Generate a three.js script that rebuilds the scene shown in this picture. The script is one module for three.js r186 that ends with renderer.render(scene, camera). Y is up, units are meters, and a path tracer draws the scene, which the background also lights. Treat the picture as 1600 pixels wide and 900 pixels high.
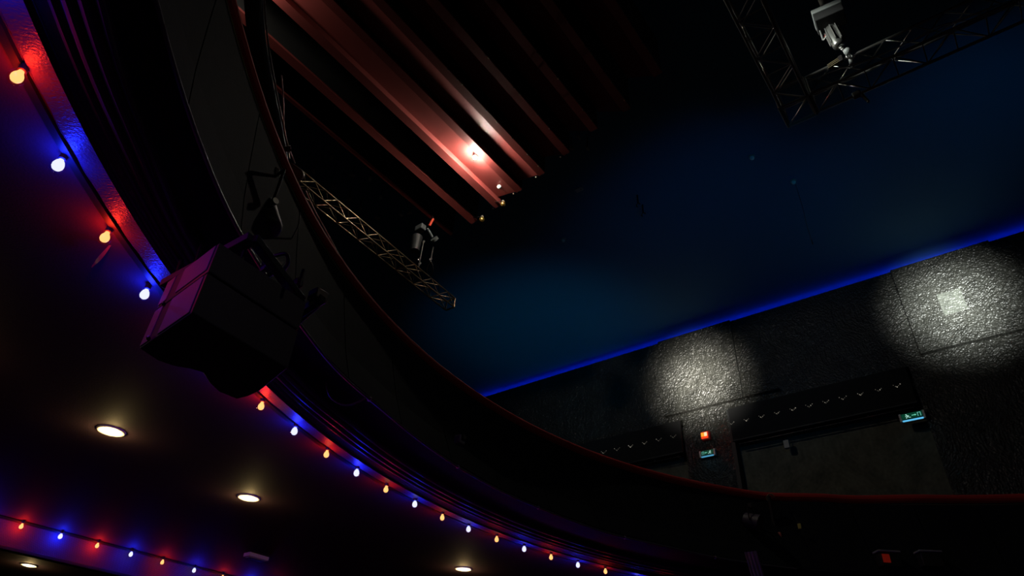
import * as THREE from 'three';
import { RoundedBoxGeometry } from 'three/addons/geometries/RoundedBoxGeometry.js';
import { mergeGeometries } from 'three/addons/utils/BufferGeometryUtils.js';
import { RectAreaLightUniformsLib } from 'three/addons/lights/RectAreaLightUniformsLib.js';
import { ImprovedNoise } from 'three/addons/math/ImprovedNoise.js';

// ---------------------------------------------------------------- camera, light, exposure
const V = (x, y, z) => new THREE.Vector3(x, y, z);
const R = THREE.MathUtils.degToRad;
const scene = new THREE.Scene();
scene.background = new THREE.Color(0x000000);
const EYE = 1.6, FOCAL = 1034.6;
const camera = new THREE.PerspectiveCamera(2 * Math.atan(450 / FOCAL) * 180 / Math.PI, 16 / 9, 0.05, 100);
const pitch = R(36.2096), roll = R(3.3987), yaw = R(38.7495);
const fwd = V(-Math.sin(yaw) * Math.cos(pitch), Math.sin(pitch), -Math.cos(yaw) * Math.cos(pitch));
const right0 = V(Math.cos(yaw), 0, -Math.sin(yaw)), up0 = right0.clone().cross(fwd);
const right = right0.clone().multiplyScalar(Math.cos(roll)).addScaledVector(up0, Math.sin(roll));
const up = right0.clone().multiplyScalar(-Math.sin(roll)).addScaledVector(up0, Math.cos(roll));
camera.quaternion.setFromRotationMatrix(new THREE.Matrix4().makeBasis(right, up, fwd.clone().negate()));
camera.position.set(0, EYE, 0);
scene.add(camera);
const renderer = new THREE.WebGLRenderer({ antialias: true });
renderer.toneMapping = THREE.LinearToneMapping;
renderer.toneMappingExposure = 1.0;
renderer.shadowMap.enabled = true;
RectAreaLightUniformsLib.init();

function shadowed(l) { l.castShadow = true; l.shadow.mapSize.set(512, 512); l.shadow.bias = -0.002; return l; }
function spot(color, intensity, from, to, angle, penumbra, size = 2) {
  const l = new THREE.SpotLight(color, intensity, 0, R(angle), penumbra, 2);
  l.position.copy(from); l.target.position.copy(to); scene.add(l, l.target); shadowed(l); l.shadow.radius = size; return l;
}
const lin = (r, g, b) => new THREE.Color().setRGB(r, g, b);
// unseen spots added without lamp bodies: two pools on the black wall, one on the hoist, blue washes on the ceiling
spot(lin(1, 0.96, 0.86), 13500, V(-1.5, 5.2, -2.5), V(-6.4, EYE + 9.65, -17), 2.1, 1, 40);
spot(lin(1, 0.96, 0.86), 6200, V(-1.5, 5.2, -2.5), V(-6.35, EYE + 9.6, -17), 4.3, 1, 40);
spot(lin(0.95, 1, 0.95), 9500, V(3.0, 5.2, -2.5), V(0.3, EYE + 9.85, -17), 2.0, 1, 40);
spot(lin(0.95, 1, 0.95), 6500, V(3.0, 5.2, -2.5), V(0.35, EYE + 9.8, -17), 4.3, 1, 40);
spot(lin(0.95, 1, 0.93), 150, V(-3.0, EYE + 9.5, -4.0), V(0.05, EYE + 9.3, -7.5), 8, 1, 4);
spot(lin(0, 0.6, 0.95), 20, V(-9.0, 5.0, -13.2), V(-10.6, EYE + 11.75, -15.0), 31, 1, 20);
spot(lin(0, 0.45, 0.95), 12, V(4.5, 7.5, -8.5), V(1.2, EYE + 11.75, -13.5), 24, 1, 20);
spot(lin(0, 0.4, 1), 22, V(0.5, 6.5, -6.0), V(-5.5, EYE + 11.75, -15.8), 28, 1, 20);

// ---------------------------------------------------------------- helpers
const ray = (x, y) => right.clone().multiplyScalar(x - 800).addScaledVector(up, 450 - y).addScaledVector(fwd, FOCAL).normalize();
const onY = (x, y, h) => { const d = ray(x, y); return d.multiplyScalar(h / d.y).add(camera.position); };        // h above the eye
const onZ = (x, y, z) => { const d = ray(x, y); return d.multiplyScalar(z / d.z).add(camera.position); };
const onX = (x, y, X) => { const d = ray(x, y); return d.multiplyScalar(X / d.x).add(camera.position); };
const CX = 2.8985, CZ = -6.0392;                                       // the centre of the round balcony
const onCyl = (x, y, rad) => {
  const d = ray(x, y), a = d.x * d.x + d.z * d.z, b = -2 * (d.x * CX + d.z * CZ), c = CX * CX + CZ * CZ - rad * rad;
  return d.multiplyScalar((-b + Math.sqrt(b * b - 4 * a * c)) / (2 * a)).add(camera.position);
};
const polar = (deg, rad, y) => V(CX + rad * Math.cos(R(deg)), y, CZ + rad * Math.sin(R(deg)));

let seed = 7; const rnd = () => { seed = (seed * 1664525 + 1013904223) % 4294967296; return seed / 4294967296; };
const used = {};
function numbered(n) { const k = used[n] = (used[n] ?? -1) + 1; return k ? `${n}_${String(k).padStart(3, '0')}` : n; }
function thing(name, label, category, pos = V(0, 0, 0), group) {
  const o = new THREE.Group(); o.name = numbered(name); o.position.copy(pos); o.userData = { label, category };
  if (group) o.userData.group = group; scene.add(o); return o;
}
function struct(name, label) { const o = new THREE.Group(); o.name = name; o.userData = { kind: 'structure', label }; scene.add(o); return o; }
function part(name, geo, mat, parent, label) {
  const m = new THREE.Mesh(Array.isArray(geo) ? mergeGeometries(geo.map(g => { const q = g.index ? g.toNonIndexed() : g; if (!q.attributes.uv) q.setAttribute('uv', new THREE.BufferAttribute(new Float32Array(q.attributes.position.count * 2), 2)); return q; })) : geo, mat);
  m.name = name; m.castShadow = m.receiveShadow = true; if (label) m.userData.label = label; parent.add(m); return m;
}
function box(w, h, d, x = 0, y = 0, z = 0) { const g = new THREE.BoxGeometry(w, h, d); g.translate(x, y, z); return g; }
function rbox(w, h, d, r, x = 0, y = 0, z = 0) { const g = new RoundedBoxGeometry(w, h, d, 2, r); g.translate(x, y, z); return g; }
function rod(a, b, r, n = 8) {
  const d = b.clone().sub(a), g = new THREE.CylinderGeometry(r, r, d.length(), n);
  g.applyQuaternion(new THREE.Quaternion().setFromUnitVectors(V(0, 1, 0), d.clone().normalize()));
  const m = a.clone().add(b).multiplyScalar(0.5); g.translate(m.x, m.y, m.z); return g;
}
function tube(pts, r, n = 40, seg = 6) { return new THREE.TubeGeometry(new THREE.CatmullRomCurve3(pts), n, r, seg, false); }
const rel = (pts, o) => pts.map(p => p.clone().sub(o.position));
function worldUV(geo, s = 1) {                                         // box-projected uv in metres
  const g = geo.index ? geo.toNonIndexed() : geo; g.computeVertexNormals();
  const p = g.attributes.position, n = g.attributes.normal, uv = new Float32Array(p.count * 2);
  for (let i = 0; i < p.count; i++) {
    const ax = Math.abs(n.getX(i)), ay = Math.abs(n.getY(i)), az = Math.abs(n.getZ(i));
    const [u, v] = ay > ax && ay > az ? [p.getX(i), p.getZ(i)] : ax > az ? [p.getZ(i), p.getY(i)] : [p.getX(i), p.getY(i)];
    uv[2 * i] = u * s; uv[2 * i + 1] = v * s;
  }
  g.setAttribute('uv', new THREE.BufferAttribute(uv, 2)); return g;
}
// an extruded arc: profile [[dr, y], ...] closed, swept round the balcony centre from angle a0 to a1
function sweep(profile, a0, a1, radius, steps) {
  const pos = [], uv = [], idx = [], n = profile.length; let run = 0;
  const rf = typeof radius === 'function' ? radius : () => radius;
  for (let s = 0; s <= steps; s++) {
    const a = a0 + (a1 - a0) * s / steps, rr = rf(a);
    for (let k = 0; k <= n; k++) {
      const [dr, y] = profile[k % n], p = polar(a, rr + dr, y); pos.push(p.x, p.y, p.z); uv.push(R(a) * 8.2, k * 0.1);
    }
  }
  for (let s = 0; s < steps; s++) for (let k = 0; k < n; k++) {
    const i = s * (n + 1) + k, j = i + n + 1; idx.push(i, i + 1, j, i + 1, j + 1, j);
  }
  for (const s of [0, steps]) { const b = s * (n + 1); for (let k = 1; k < n - 1; k++) s ? idx.push(b, b + k + 1, b + k) : idx.push(b, b + k, b + k + 1); }
  const g = new THREE.BufferGeometry(); g.setAttribute('position', new THREE.Float32BufferAttribute(pos, 3));
  g.setAttribute('uv', new THREE.Float32BufferAttribute(uv, 2)); g.setIndex(idx);
  const f = g.toNonIndexed(); f.computeVertexNormals(); return f;
}
const ring = (r, y, rad, n = 10) => Array.from({ length: n }, (_, k) => [rad * Math.cos(k / n * 2 * Math.PI), y + rad * Math.sin(k / n * 2 * Math.PI)]);
const ORD = ['first', 'second', 'third', 'fourth', 'fifth', 'sixth', 'seventh', 'eighth', 'ninth', 'tenth', 'eleventh', 'twelfth', 'thirteenth', 'fourteenth', 'fifteenth', 'sixteenth'];

// ---------------------------------------------------------------- textures and materials
const noise = new ImprovedNoise();
function noiseTex(size, fn, repeat, srgb = false) {
  const d = new Uint8Array(size * size * 4);
  for (let j = 0; j < size; j++) for (let i = 0; i < size; i++) {
    const v = fn(i / size, j / size), k = 4 * (j * size + i);
    const c = Array.isArray(v) ? v : [v, v, v];
    for (let q = 0; q < 3; q++) d[k + q] = Math.max(0, Math.min(255, c[q] * 255)); d[k + 3] = 255;
  }
  const t = new THREE.DataTexture(d, size, size); t.wrapS = t.wrapT = THREE.RepeatWrapping; t.magFilter = THREE.LinearFilter;
  t.minFilter = THREE.LinearMipmapLinearFilter; t.generateMipmaps = true; t.repeat.set(repeat, repeat);
  if (srgb) t.colorSpace = THREE.SRGBColorSpace; t.needsUpdate = true; return t;
}
// tileable octave noise
const per = (u, v, f, z) => { const a = u * 2 * Math.PI, b = v * 2 * Math.PI, k = f / (2 * Math.PI); return noise.noise(Math.cos(a) * k + z, Math.sin(a) * k + 3.1 * z, Math.cos(b) * k) * 0.6 + noise.noise(Math.sin(b) * k + 7 + z, Math.cos(a) * k + 11, Math.sin(a) * k + Math.cos(b) * k) * 0.6; };
const plasterBump = noiseTex(512, (u, v) => 0.5 + 0.3 * per(u, v, 9, 1) + 0.4 * per(u, v, 26, 2) + 0.45 * per(u, v, 60, 3), 0.5);
const plasterRough = noiseTex(256, (u, v) => 0.5 + 0.35 * per(u, v, 6, 5) + 0.3 * per(u, v, 30, 6), 0.4);
const plasterCol = noiseTex(256, (u, v) => { const t = 0.62 + 0.3 * per(u, v, 8, 8) + 0.25 * per(u, v, 40, 9); return [t, t, t * 0.95]; }, 0.35);
const grainBump = noiseTex(256, (u, v) => 0.5 + 0.35 * per(u, v, 60, 4) + 0.25 * (rnd() - 0.5), 1.5);
const meshTex = noiseTex(128, (u, v) => {                                // hexagonal perforation
  const fx = u * 8, fy = v * 8, row = Math.floor(fy), x = ((fx + (row % 2) * 0.5) % 1) - 0.5, y = (fy % 1) - 0.5; return Math.hypot(x, y) < 0.3 ? 0.15 : 1;
}, 10);

const std = (o) => new THREE.MeshStandardMaterial(o);
const M = {
  wall: std({ color: lin(0.038, 0.038, 0.034), map: plasterCol, roughness: 0.38, bumpMap: plasterBump, bumpScale: 0.05 }),
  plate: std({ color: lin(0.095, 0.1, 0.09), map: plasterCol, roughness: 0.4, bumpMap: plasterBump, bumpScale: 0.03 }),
  panel: std({ color: lin(0.14, 0.145, 0.115), map: plasterCol, roughness: 0.8, bumpMap: grainBump, bumpScale: 0.004 }),
  blue: std({ color: lin(0.03, 0.12, 0.22), roughness: 0.85 }),
  black: std({ color: lin(0.012, 0.013, 0.014), roughness: 0.6, bumpMap: grainBump, bumpScale: 0.001 }),
  blackFelt: std({ color: lin(0.006, 0.006, 0.006), roughness: 0.95 }),
  fascia: new THREE.MeshPhysicalMaterial({ color: lin(0.008, 0.0105, 0.013), specularIntensity: 0.25, roughness: 0.9, bumpMap: grainBump, bumpScale: 0.001 }),
  moulding: new THREE.MeshPhysicalMaterial({ color: lin(0.05, 0.04, 0.05), roughness: 0.5, specularIntensity: 0.5 }),
  soffit: new THREE.MeshPhysicalMaterial({ color: lin(0.07, 0.038, 0.05), specularIntensity: 0.35, roughness: 0.75, bumpMap: grainBump, bumpScale: 0.0015 }),
  edge: std({ color: lin(0.09, 0.06, 0.08), roughness: 0.4, bumpMap: grainBump, bumpScale: 0.004 }),
  fabric: std({ color: lin(0.13, 0.08, 0.13), map: meshTex, roughness: 0.85, bumpMap: meshTex, bumpScale: 0.003 }),
  velvet: new THREE.MeshPhysicalMaterial({ color: lin(0.4, 0.012, 0.008), roughness: 0.85, sheen: 0.5, sheenColor: lin(0.3, 0.02, 0.02), sheenRoughness: 0.5 }),
  gold: std({ color: lin(0.35, 0.27, 0.12), roughness: 0.4, metalness: 0.9 }),
  redPaint: std({ color: lin(0.22, 0.04, 0.035), roughness: 0.5, bumpMap: grainBump, bumpScale: 0.0006 }),
  bolt: std({ color: lin(0.03, 0.025, 0.025), roughness: 0.4, metalness: 0.6 }),
  boltBright: std({ color: lin(0.7, 0.65, 0.55), roughness: 0.3, metalness: 0.8 }),
  alu: std({ color: lin(0.3, 0.3, 0.28), roughness: 0.32, metalness: 0.9 }),
  brassAlu: std({ color: lin(0.2, 0.165, 0.1), roughness: 0.35, metalness: 0.9 }),
  steel: std({ color: lin(0.6, 0.6, 0.58), roughness: 0.3, metalness: 0.9 }),
  cable: std({ color: lin(0.02, 0.02, 0.02), roughness: 0.4 }),
  greyPlastic: std({ color: lin(0.25, 0.27, 0.26), roughness: 0.5 }),
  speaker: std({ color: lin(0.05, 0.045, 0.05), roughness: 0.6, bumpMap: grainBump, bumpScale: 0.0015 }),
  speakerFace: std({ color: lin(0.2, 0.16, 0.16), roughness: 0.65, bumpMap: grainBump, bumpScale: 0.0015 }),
  redStrap: std({ color: lin(0.7, 0.06, 0.02), roughness: 0.5 }),
  darkGrey: std({ color: lin(0.07, 0.08, 0.08), roughness: 0.5 }),
  conduit: std({ color: lin(0.08, 0.07, 0.08), roughness: 0.3 }),
  white: std({ color: lin(0.75, 0.73, 0.7), roughness: 0.5 }),
  brass: std({ color: lin(0.8, 0.5, 0.12), roughness: 0.25, metalness: 0.9 }),
  floor: std({ color: lin(0.03, 0.025, 0.022), roughness: 0.6 }),
};
const glow = (c, k, base = lin(0.02, 0.02, 0.02)) => std({ color: base, emissive: c, emissiveIntensity: k, roughness: 0.5 });

// ---------------------------------------------------------------- the room
const ZW = -17, CEIL = EYE + 11.68, WTOP = EYE + 11.3;
{
  part('floor', worldUV(box(34, 0.2, 26, -3, -0.1, -6)), M.floor, scene).userData.kind = 'structure';
  part('ceiling', worldUV(box(34, 0.3, 26, -3, CEIL + 0.15, -6)), M.blue, scene).userData.kind = 'structure';
  part('wall_left', worldUV(box(0.3, CEIL, 26, -19.85, CEIL / 2, -6)), M.black, scene).userData.kind = 'structure';
  part('wall_right', worldUV(box(0.3, CEIL, 26, 13.85, CEIL / 2, -6)), M.black, scene).userData.kind = 'structure';
  part('wall_front', worldUV(box(34, CEIL, 0.3, -3, CEIL / 2, 6.85)), M.black, scene).userData.kind = 'structure';
  // the black plastered wall with two niches, its top a ledge for the blue light strip
  const s = new THREE.Shape([[-19.7, 0], [13.7, 0], [13.7, WTOP], [-19.7, WTOP]].map(p => new THREE.Vector2(...p)));
  for (const [x0, x1] of [[-11.4, -7.0], [-5.68, -1.04], [2.2, 6.8]]) s.holes.push(new THREE.Path([[x0, EYE + 2.6], [x1, EYE + 2.6], [x1, EYE + 8.52], [x0, EYE + 8.52]].map(p => new THREE.Vector2(...p))));
  const g = new THREE.ExtrudeGeometry(s, { depth: 0.35, bevelEnabled: false }); g.translate(0, 0, ZW - 0.35);
  const wb = struct('wall_back', 'black glossy plaster wall with pale niches');
  part('plaster_face', worldUV(g), M.wall, wb);
  part('cove_backing', worldUV(box(33.4, CEIL, 0.3, -3, CEIL / 2, ZW - 0.85)), M.wall, wb);
  // panels at the back of the niches
  for (const [x0, x1] of [[-11.4, -7.0], [-5.68, -1.04], [2.2, 6.8]]) {
    part('niche_panel', worldUV(box(x1 - x0, 4.95, 0.05, (x0 + x1) / 2, EYE + 2.6 + 2.475, ZW - 0.32)), M.panel, wb);
    part('niche_jamb', worldUV(box(0.1, 5.9, 0.32, x0 + 0.05, EYE + 2.6 + 2.95, ZW - 0.16)), M.black, wb);
  }
  // proud plaster slabs of the piers above the ledge line
  for (const [x0, x1] of [[-7.5, -5.13], [-0.7, 1.55]]) {
    part('pier_slab', worldUV(rbox(x1 - x0, WTOP - EYE - 8.75, 0.1, 0.02, (x0 + x1) / 2, EYE + 8.75 + (WTOP - EYE - 8.75) / 2, ZW + 0.05)), M.wall, wb);
    part('plaster_ledge', worldUV(rbox(x1 - x0 + 1.0, 0.05, 0.16, 0.02, (x0 + x1) / 2 + 0.5, EYE + 8.73, ZW + 0.08)), M.wall, wb);
  }
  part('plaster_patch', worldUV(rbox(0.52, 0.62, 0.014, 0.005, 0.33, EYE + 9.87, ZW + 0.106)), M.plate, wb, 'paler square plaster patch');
  part('plaster_patch', worldUV(rbox(0.7, 0.5, 0.01, 0.005, -0.25, EYE + 9.65, ZW + 0.104)), M.wall, wb);
  part('plaster_patch', worldUV(rbox(0.14, 1.15, 0.012, 0.005, -6.34, EYE + 9.7, ZW + 0.105)), M.wall, wb);
  part('plaster_patch', worldUV(rbox(1.5, 0.16, 0.012, 0.005, 0.4, EYE + 9.1, ZW + 0.105)), M.wall, wb);
}
// blue light strip hidden on the wall top
{
  const t = thing('light_strip', 'blue light strip glowing along the top ledge of the black wall', 'light strip', V(-3, WTOP + 0.16, ZW - 0.5));
  part('strip_channel', box(33, 0.03, 0.06), M.black, t); part('strip_shelf', box(33, 0.02, 0.25, 0, -0.02, -0.06), M.black, t);
  part('strip_diffuser', box(33, 0.012, 0.04, 0, 0.02, 0), glow(lin(0, 0.04, 1), 3), t);
  for (let x = -18; x <= 12; x += 3) {
    const l = new THREE.RectAreaLight(lin(0, 0.03, 1), 7, 2.95, 0.04); l.position.set(x, WTOP + 0.2, ZW - 0.5); l.lookAt(x, WTOP + 5, ZW - 0.5); scene.add(l);
  }
}

// ---------------------------------------------------------------- the balcony
const SOF = EYE + 2.425, RIN = 8.18, A0 = 108, A1 = 285;
const knots = (K) => (a) => { let i = 0; while (i < K.length - 2 && a > K[i + 1][0]) i++; const [a0, r0] = K[i], [a1, r1] = K[i + 1], t = Math.max(0, Math.min(1, (a - a0) / (a1 - a0))); return r0 + (r1 - r0) * t * t * (3 - 2 * t); };
const railRad = knots([[100, 7.9], [137, 7.95], [156, 8.0], [180, 8.01], [200, 8.02], [218, 7.99], [227, 7.74], [238, 7.53], [248, 7.54], [300, 7.6]]);
const bellyRad = knots([[100, 7.8], [140, 7.76], [154, 7.71], [163, 7.64], [178, 7.61], [192, 7.56], [204, 7.46], [218, 7.41], [238, 7.2], [300, 7.2]]);
const ribRad = knots([[100, 7.9], [128, 7.92], [136, 7.967], [143, 8.025], [148, 8.05], [156, 8.0], [162, 7.95], [300, 7.95]]);          // the innermost rib under the front
const YB = EYE + 2.63, YR = EYE + 3.84;
const front = (a, y) => { const q = (y - YB) / (YR - YB); return bellyRad(a) + (railRad(a) - bellyRad(a)) * (q < 0 ? q : Math.pow(q, 0.8)); };
{
  const b = thing('balcony', 'sweeping curved balcony with black panelled front, ribbed mouldings and dark red top rail', 'balcony');
  // soffit slab: the under-balcony ceiling out to the walls
  const s = new THREE.Shape([[-19.7, -6.7], [13.7, -6.7], [13.7, 17], [-19.7, 17]].map(p => new THREE.Vector2(...p)));
  const h = new THREE.Path(); h.absarc(CX, -CZ, RIN, 0, Math.PI * 2, true); s.holes.push(h);
  const g = new THREE.ExtrudeGeometry(s, { depth: 0.12, bevelEnabled: false, curveSegments: 160 }); g.rotateX(-Math.PI / 2); g.translate(0, SOF, 0);
  part('soffit', worldUV(g), M.soffit, b);
  part('edge_strip', sweep([[0, SOF - 0.022], [0.11, SOF - 0.022], [0.11, SOF], [0, SOF]], A0, A1, RIN, 180), M.edge, b);
  // ribs stepping inward under the belly of the front
  const rib = (u, y, r) => part('moulding', sweep(ring(0, y, r, 10), A0, A1, (a) => RIN - 0.02 + (ribRad(a) - RIN + 0.02) * u, 180), M.moulding, b);
  rib(0.0, EYE + 2.44, 0.018); rib(0.26, EYE + 2.462, 0.02); rib(0.5, EYE + 2.474, 0.022); rib(0.74, EYE + 2.495, 0.024); rib(1.0, EYE + 2.518, 0.022);
  const arcStrip = (name, fn, mat, steps = 150) => {                   // closed section given as [radius, y] for an angle
    const pos = [], uv = [], idx = [], n = fn(A0).length;
    for (let k = 0; k <= steps; k++) { const a = A0 + (A1 - A0) * k / steps; fn(a).forEach(([r, y], q) => { const p = polar(a, r, y); pos.push(p.x, p.y, p.z); uv.push(R(a) * 8.2, q * 0.2); }); }
    for (let k = 0; k < steps; k++) for (let q = 0; q < n; q++) { const i = k * n + q, i2 = k * n + (q + 1) % n; idx.push(i, i2, i + n, i2, i2 + n, i + n); }
    const g = new THREE.BufferGeometry(); g.setAttribute('position', new THREE.Float32BufferAttribute(pos, 3)); g.setAttribute('uv', new THREE.Float32BufferAttribute(uv, 2)); g.setIndex(idx); const f = g.toNonIndexed(); f.computeVertexNormals(); return part(name, f, mat, b);
  };
  arcStrip('rib_backing', (a) => [[RIN + 0.02, SOF - 0.02], [ribRad(a) - 0.02, EYE + 2.525], [ribRad(a) - 0.02, EYE + 2.56], [RIN + 0.02, SOF + 0.1]], M.black);
  arcStrip('underside', (a) => [[ribRad(a) + 0.02, EYE + 2.53], [bellyRad(a) + 0.01, YB - 0.005], [bellyRad(a) + 0.03, YB + 0.03], [ribRad(a) + 0.02, EYE + 2.58]], M.fascia);
  // front panels above the belly line, each its own board with an open joint
  for (let a = A0; a < A1 - 1; a += 7.1) {
    const pos = [], N = 6, H = 4, P = (t, y, d) => polar(t, front(t, y) + d, y), y0 = YB + 0.025, y1 = YR - 0.02;
    const quad = (i, j, l, m) => { for (const v of [i, j, l, i, l, m]) pos.push(v.x, v.y, v.z); };
    for (let k = 0; k < N; k++) for (let h2 = 0; h2 < H; h2++) {
      const a0 = a + 7.0 * k / N, a1 = a + 7.0 * (k + 1) / N, ya = y0 + (y1 - y0) * h2 / H, yb = y0 + (y1 - y0) * (h2 + 1) / H;
      const A = P(a0, ya, 0), B = P(a1, ya, 0), C = P(a1, yb, 0), D = P(a0, yb, 0), A2 = P(a0, ya, 0.03), B2 = P(a1, ya, 0.03), C2 = P(a1, yb, 0.03), D2 = P(a0, yb, 0.03);
      quad(A, D, C, B); quad(A2, B2, C2, D2); if (!h2) quad(A, B, B2, A2); if (h2 === H - 1) quad(D, D2, C2, C);
      if (!k) quad(A, A2, D2, D); if (k === N - 1) quad(B, C, C2, B2);
    }
    const g = new THREE.BufferGeometry(); g.setAttribute('position', new THREE.Float32BufferAttribute(pos, 3)); g.computeVertexNormals();
    part('fascia_panel', worldUV(g), M.fascia, b);
  }
  arcStrip('front_backing', (a) => [[bellyRad(a) + 0.04, YB + 0.03], [front(a, YB + 0.5) + 0.05, YB + 0.5], [railRad(a) + 0.05, YR], [railRad(a) + 0.2, YR], [RIN + 0.2, SOF + 0.12]], M.black);
  part('gilt_line', sweep(ring(0, YR - 0.05, 0.009, 6), A0, A1, (a) => railRad(a) - 0.005, 180), M.gold, b);
  part('velvet_rail', sweep(ring(0, YR + 0.05, 0.095, 16).map(([x, y]) => [x * 1.3 + 0.1, y]), A0, A1, railRad, 180), M.velvet, b);
}
// conduit clipped along the belly of the balcony front
{
  const at = (a) => polar(a, bellyRad(a) - 0.012, YB - 0.02 + 0.004 * Math.sin(a * 0.35));
  const pts = []; for (let a = 112; a <= 219; a += 1.5) pts.push(at(a));
  const t = thing('conduit', 'thin glossy conduit running along the middle of the curved balcony front', 'pipe', pts[0]);
  part('pipe', tube(rel(pts, t), 0.012, 240, 8), M.conduit, t);
  for (const a of [160, 172.5, 184, 196, 208]) { const p = at(a).sub(t.position); const g = new THREE.TorusGeometry(0.017, 0.006, 6, 12); g.rotateY(R(-a)); g.translate(p.x, p.y, p.z); part('clip', g, M.greyPlastic, t); }
}
// fill lamp added over the auditorium, out of view, to lighten the rail
{
  const p = V(4.5, EYE + 8.2, -5.0), o = thing('fill_pendant', 'added unseen fill lamp with a shade over the middle of the auditorium', 'lamp', p);
  part('shade', new THREE.LatheGeometry([[0.05, 0.2], [0.12, 0.18], [0.3, -0.02], [0.31, -0.02], [0.13, 0.2], [0.05, 0.22]].map(v => new THREE.Vector2(...v)), 28), M.black, o);
  part('bulb', new THREE.SphereGeometry(0.06, 16, 12), glow(lin(1, 0.85, 0.65), 3), o); part('stem', rod(V(0, 0.2, 0), V(0, CEIL - p.y, 0), 0.012), M.bolt, o);
  spot(lin(1, 0.86, 0.7), 4, p.clone().add(V(0, -0.08, 0)), p.clone().add(V(0, -5, 0)), 80, 0.3, 3);
}

// ---------------------------------------------------------------- festoon bulbs
const bulbParts = {};
function makeBulb(color) {
  const red = color === 'red';
  const bulbMat = red ? glow(lin(1, 0.56, 0.19), 1.5) : glow(lin(0.84, 0.86, 1.0), 1.15);
  const rimMat = new THREE.MeshPhysicalMaterial({ color: red ? lin(1, 0.88, 0.8) : lin(0.94, 0.95, 1), transmission: 1, thickness: 0, roughness: 0.0, emissive: red ? lin(1, 0.05, 0.005) : lin(0.0, 0.02, 1), emissiveIntensity: red ? 1.0 : 0.9 });
  const o = new THREE.Group();
  const prof = (s0, k = s0 * 1.2) => [[0.001, -0.036], [0.012, -0.034], [0.022, -0.027], [0.029, -0.014], [0.03, 0], [0.027, 0.013], [red ? 0.02 : 0.022, 0.026], [red ? 0.0155 : 0.014, 0.036], [0.0135, red ? 0.046 : 0.04]].map(([r, y]) => new THREE.Vector2(r * k, y * k));
  const globe = part('globe', new THREE.LatheGeometry(prof(1), 20), rimMat, o);
  part('glowing_core', new THREE.LatheGeometry(prof(red ? 0.7 : 0.76), 20), bulbMat, globe);
  const sk = part('socket', new THREE.LatheGeometry([[0.0001, 0.04], [0.016, 0.04], [0.019, 0.046], [0.019, 0.075], [0.014, 0.083], [0.0001, 0.083]].map(p => new THREE.Vector2(...p)), 16), M.cable, o);
  return o;
}
const bulbProto = { red: makeBulb('red'), blue: makeBulb('blue') };
const bulbLight = { red: [lin(1, 0.012, 0.004), 0.17], blue: [lin(0.0, 0.012, 1), 0.36] };
function bulb(color, pos, label, group, gain = 1) {
  const o = bulbProto[color].clone(); o.name = numbered('festoon_bulb'); o.position.copy(pos);
  o.userData = { label, category: 'light bulb', group }; scene.add(o);
  const [c, i] = bulbLight[color]; const l = new THREE.PointLight(c, i * gain, 0, 2); l.position.copy(pos); l.castShadow = true; l.shadow.radius = 1; scene.add(l);
  return o;
}
const BY = 2.34;
{
  const px = [[27, 120], [91, 258], [164, 371], [226, 460], null, null, [408, 635], [460, 674], [510, 710], [557, 739], [603, 765], [648, 788], [691, 809], [732, 827], [776, 843], [819, 858], [861, 871], [903, 883], [946, 893]];
  const pts = px.map((q, i) => q ? onY(q[0], q[1], BY) : polar(i === 4 ? 149.7 : 153.4, 8.32, EYE + BY));
  const all = [polar(130.8, 8.27, EYE + BY), ...pts, polar(202.7, 8.31, EYE + BY), polar(206.2, 8.31, EYE + BY)];
  let red = 0, blue = 0;
  all.forEach((p, i) => {
    const c = i % 2 ? 'red' : 'blue', inFrame = i >= 1 && i <= 19, hid = i === 5 || i === 6;
    let lab;
    if (i === 0) lab = 'blue bulb before the biggest red bulb, at the near end of the balcony string';
    else if (hid) lab = `glowing ${c} bulb behind the hanging loudspeaker on the balcony string`;
    else if (i > 19) lab = `${c} bulb at the far end of the balcony string, ${i === 20 ? 'next' : 'second'} after the last visible red`;
    else { const n = c === 'red' ? red++ : blue++; lab = `glowing ${c} bulb under the curved balcony edge, ${ORD[n]} ${c} one from the top left`; }
    bulb(c, p, lab, 'festoon bulbs under the curved balcony edge');
  });
  // the flat cable and batten the bulbs screw into
  const cp = all.map(p => { const d = V(p.x - CX, 0, p.z - CZ).normalize(); return p.clone().addScaledVector(d, -0.0).setY(SOF - 0.012); });
  cp.unshift(polar(126, 8.33, SOF - 0.012), polar(128.5, 8.33, SOF - 0.012)); cp.push(polar(211, 8.37, SOF - 0.012));
  const t = thing('festoon_cable', 'dark cable and batten carrying the bulbs along the balcony edge', 'cable', cp[0]);
  part('batten', sweep([[-0.018, SOF - 0.022], [0.022, SOF - 0.022], [0.022, SOF], [-0.018, SOF]], 124, 214, 8.335, 120).translate(-t.position.x, -t.position.y, -t.position.z), M.cable, t);
  const wob = []; for (let a = 124; a < 214; a += 0.6) wob.push(polar(a, 8.29 + 0.006 * Math.sin(a * 3.1) + 0.004 * Math.sin(a * 7.7), SOF - 0.012));
  part('cable', tube(rel(wob, t), 0.009, 500, 6), M.edge, t);
}
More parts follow.
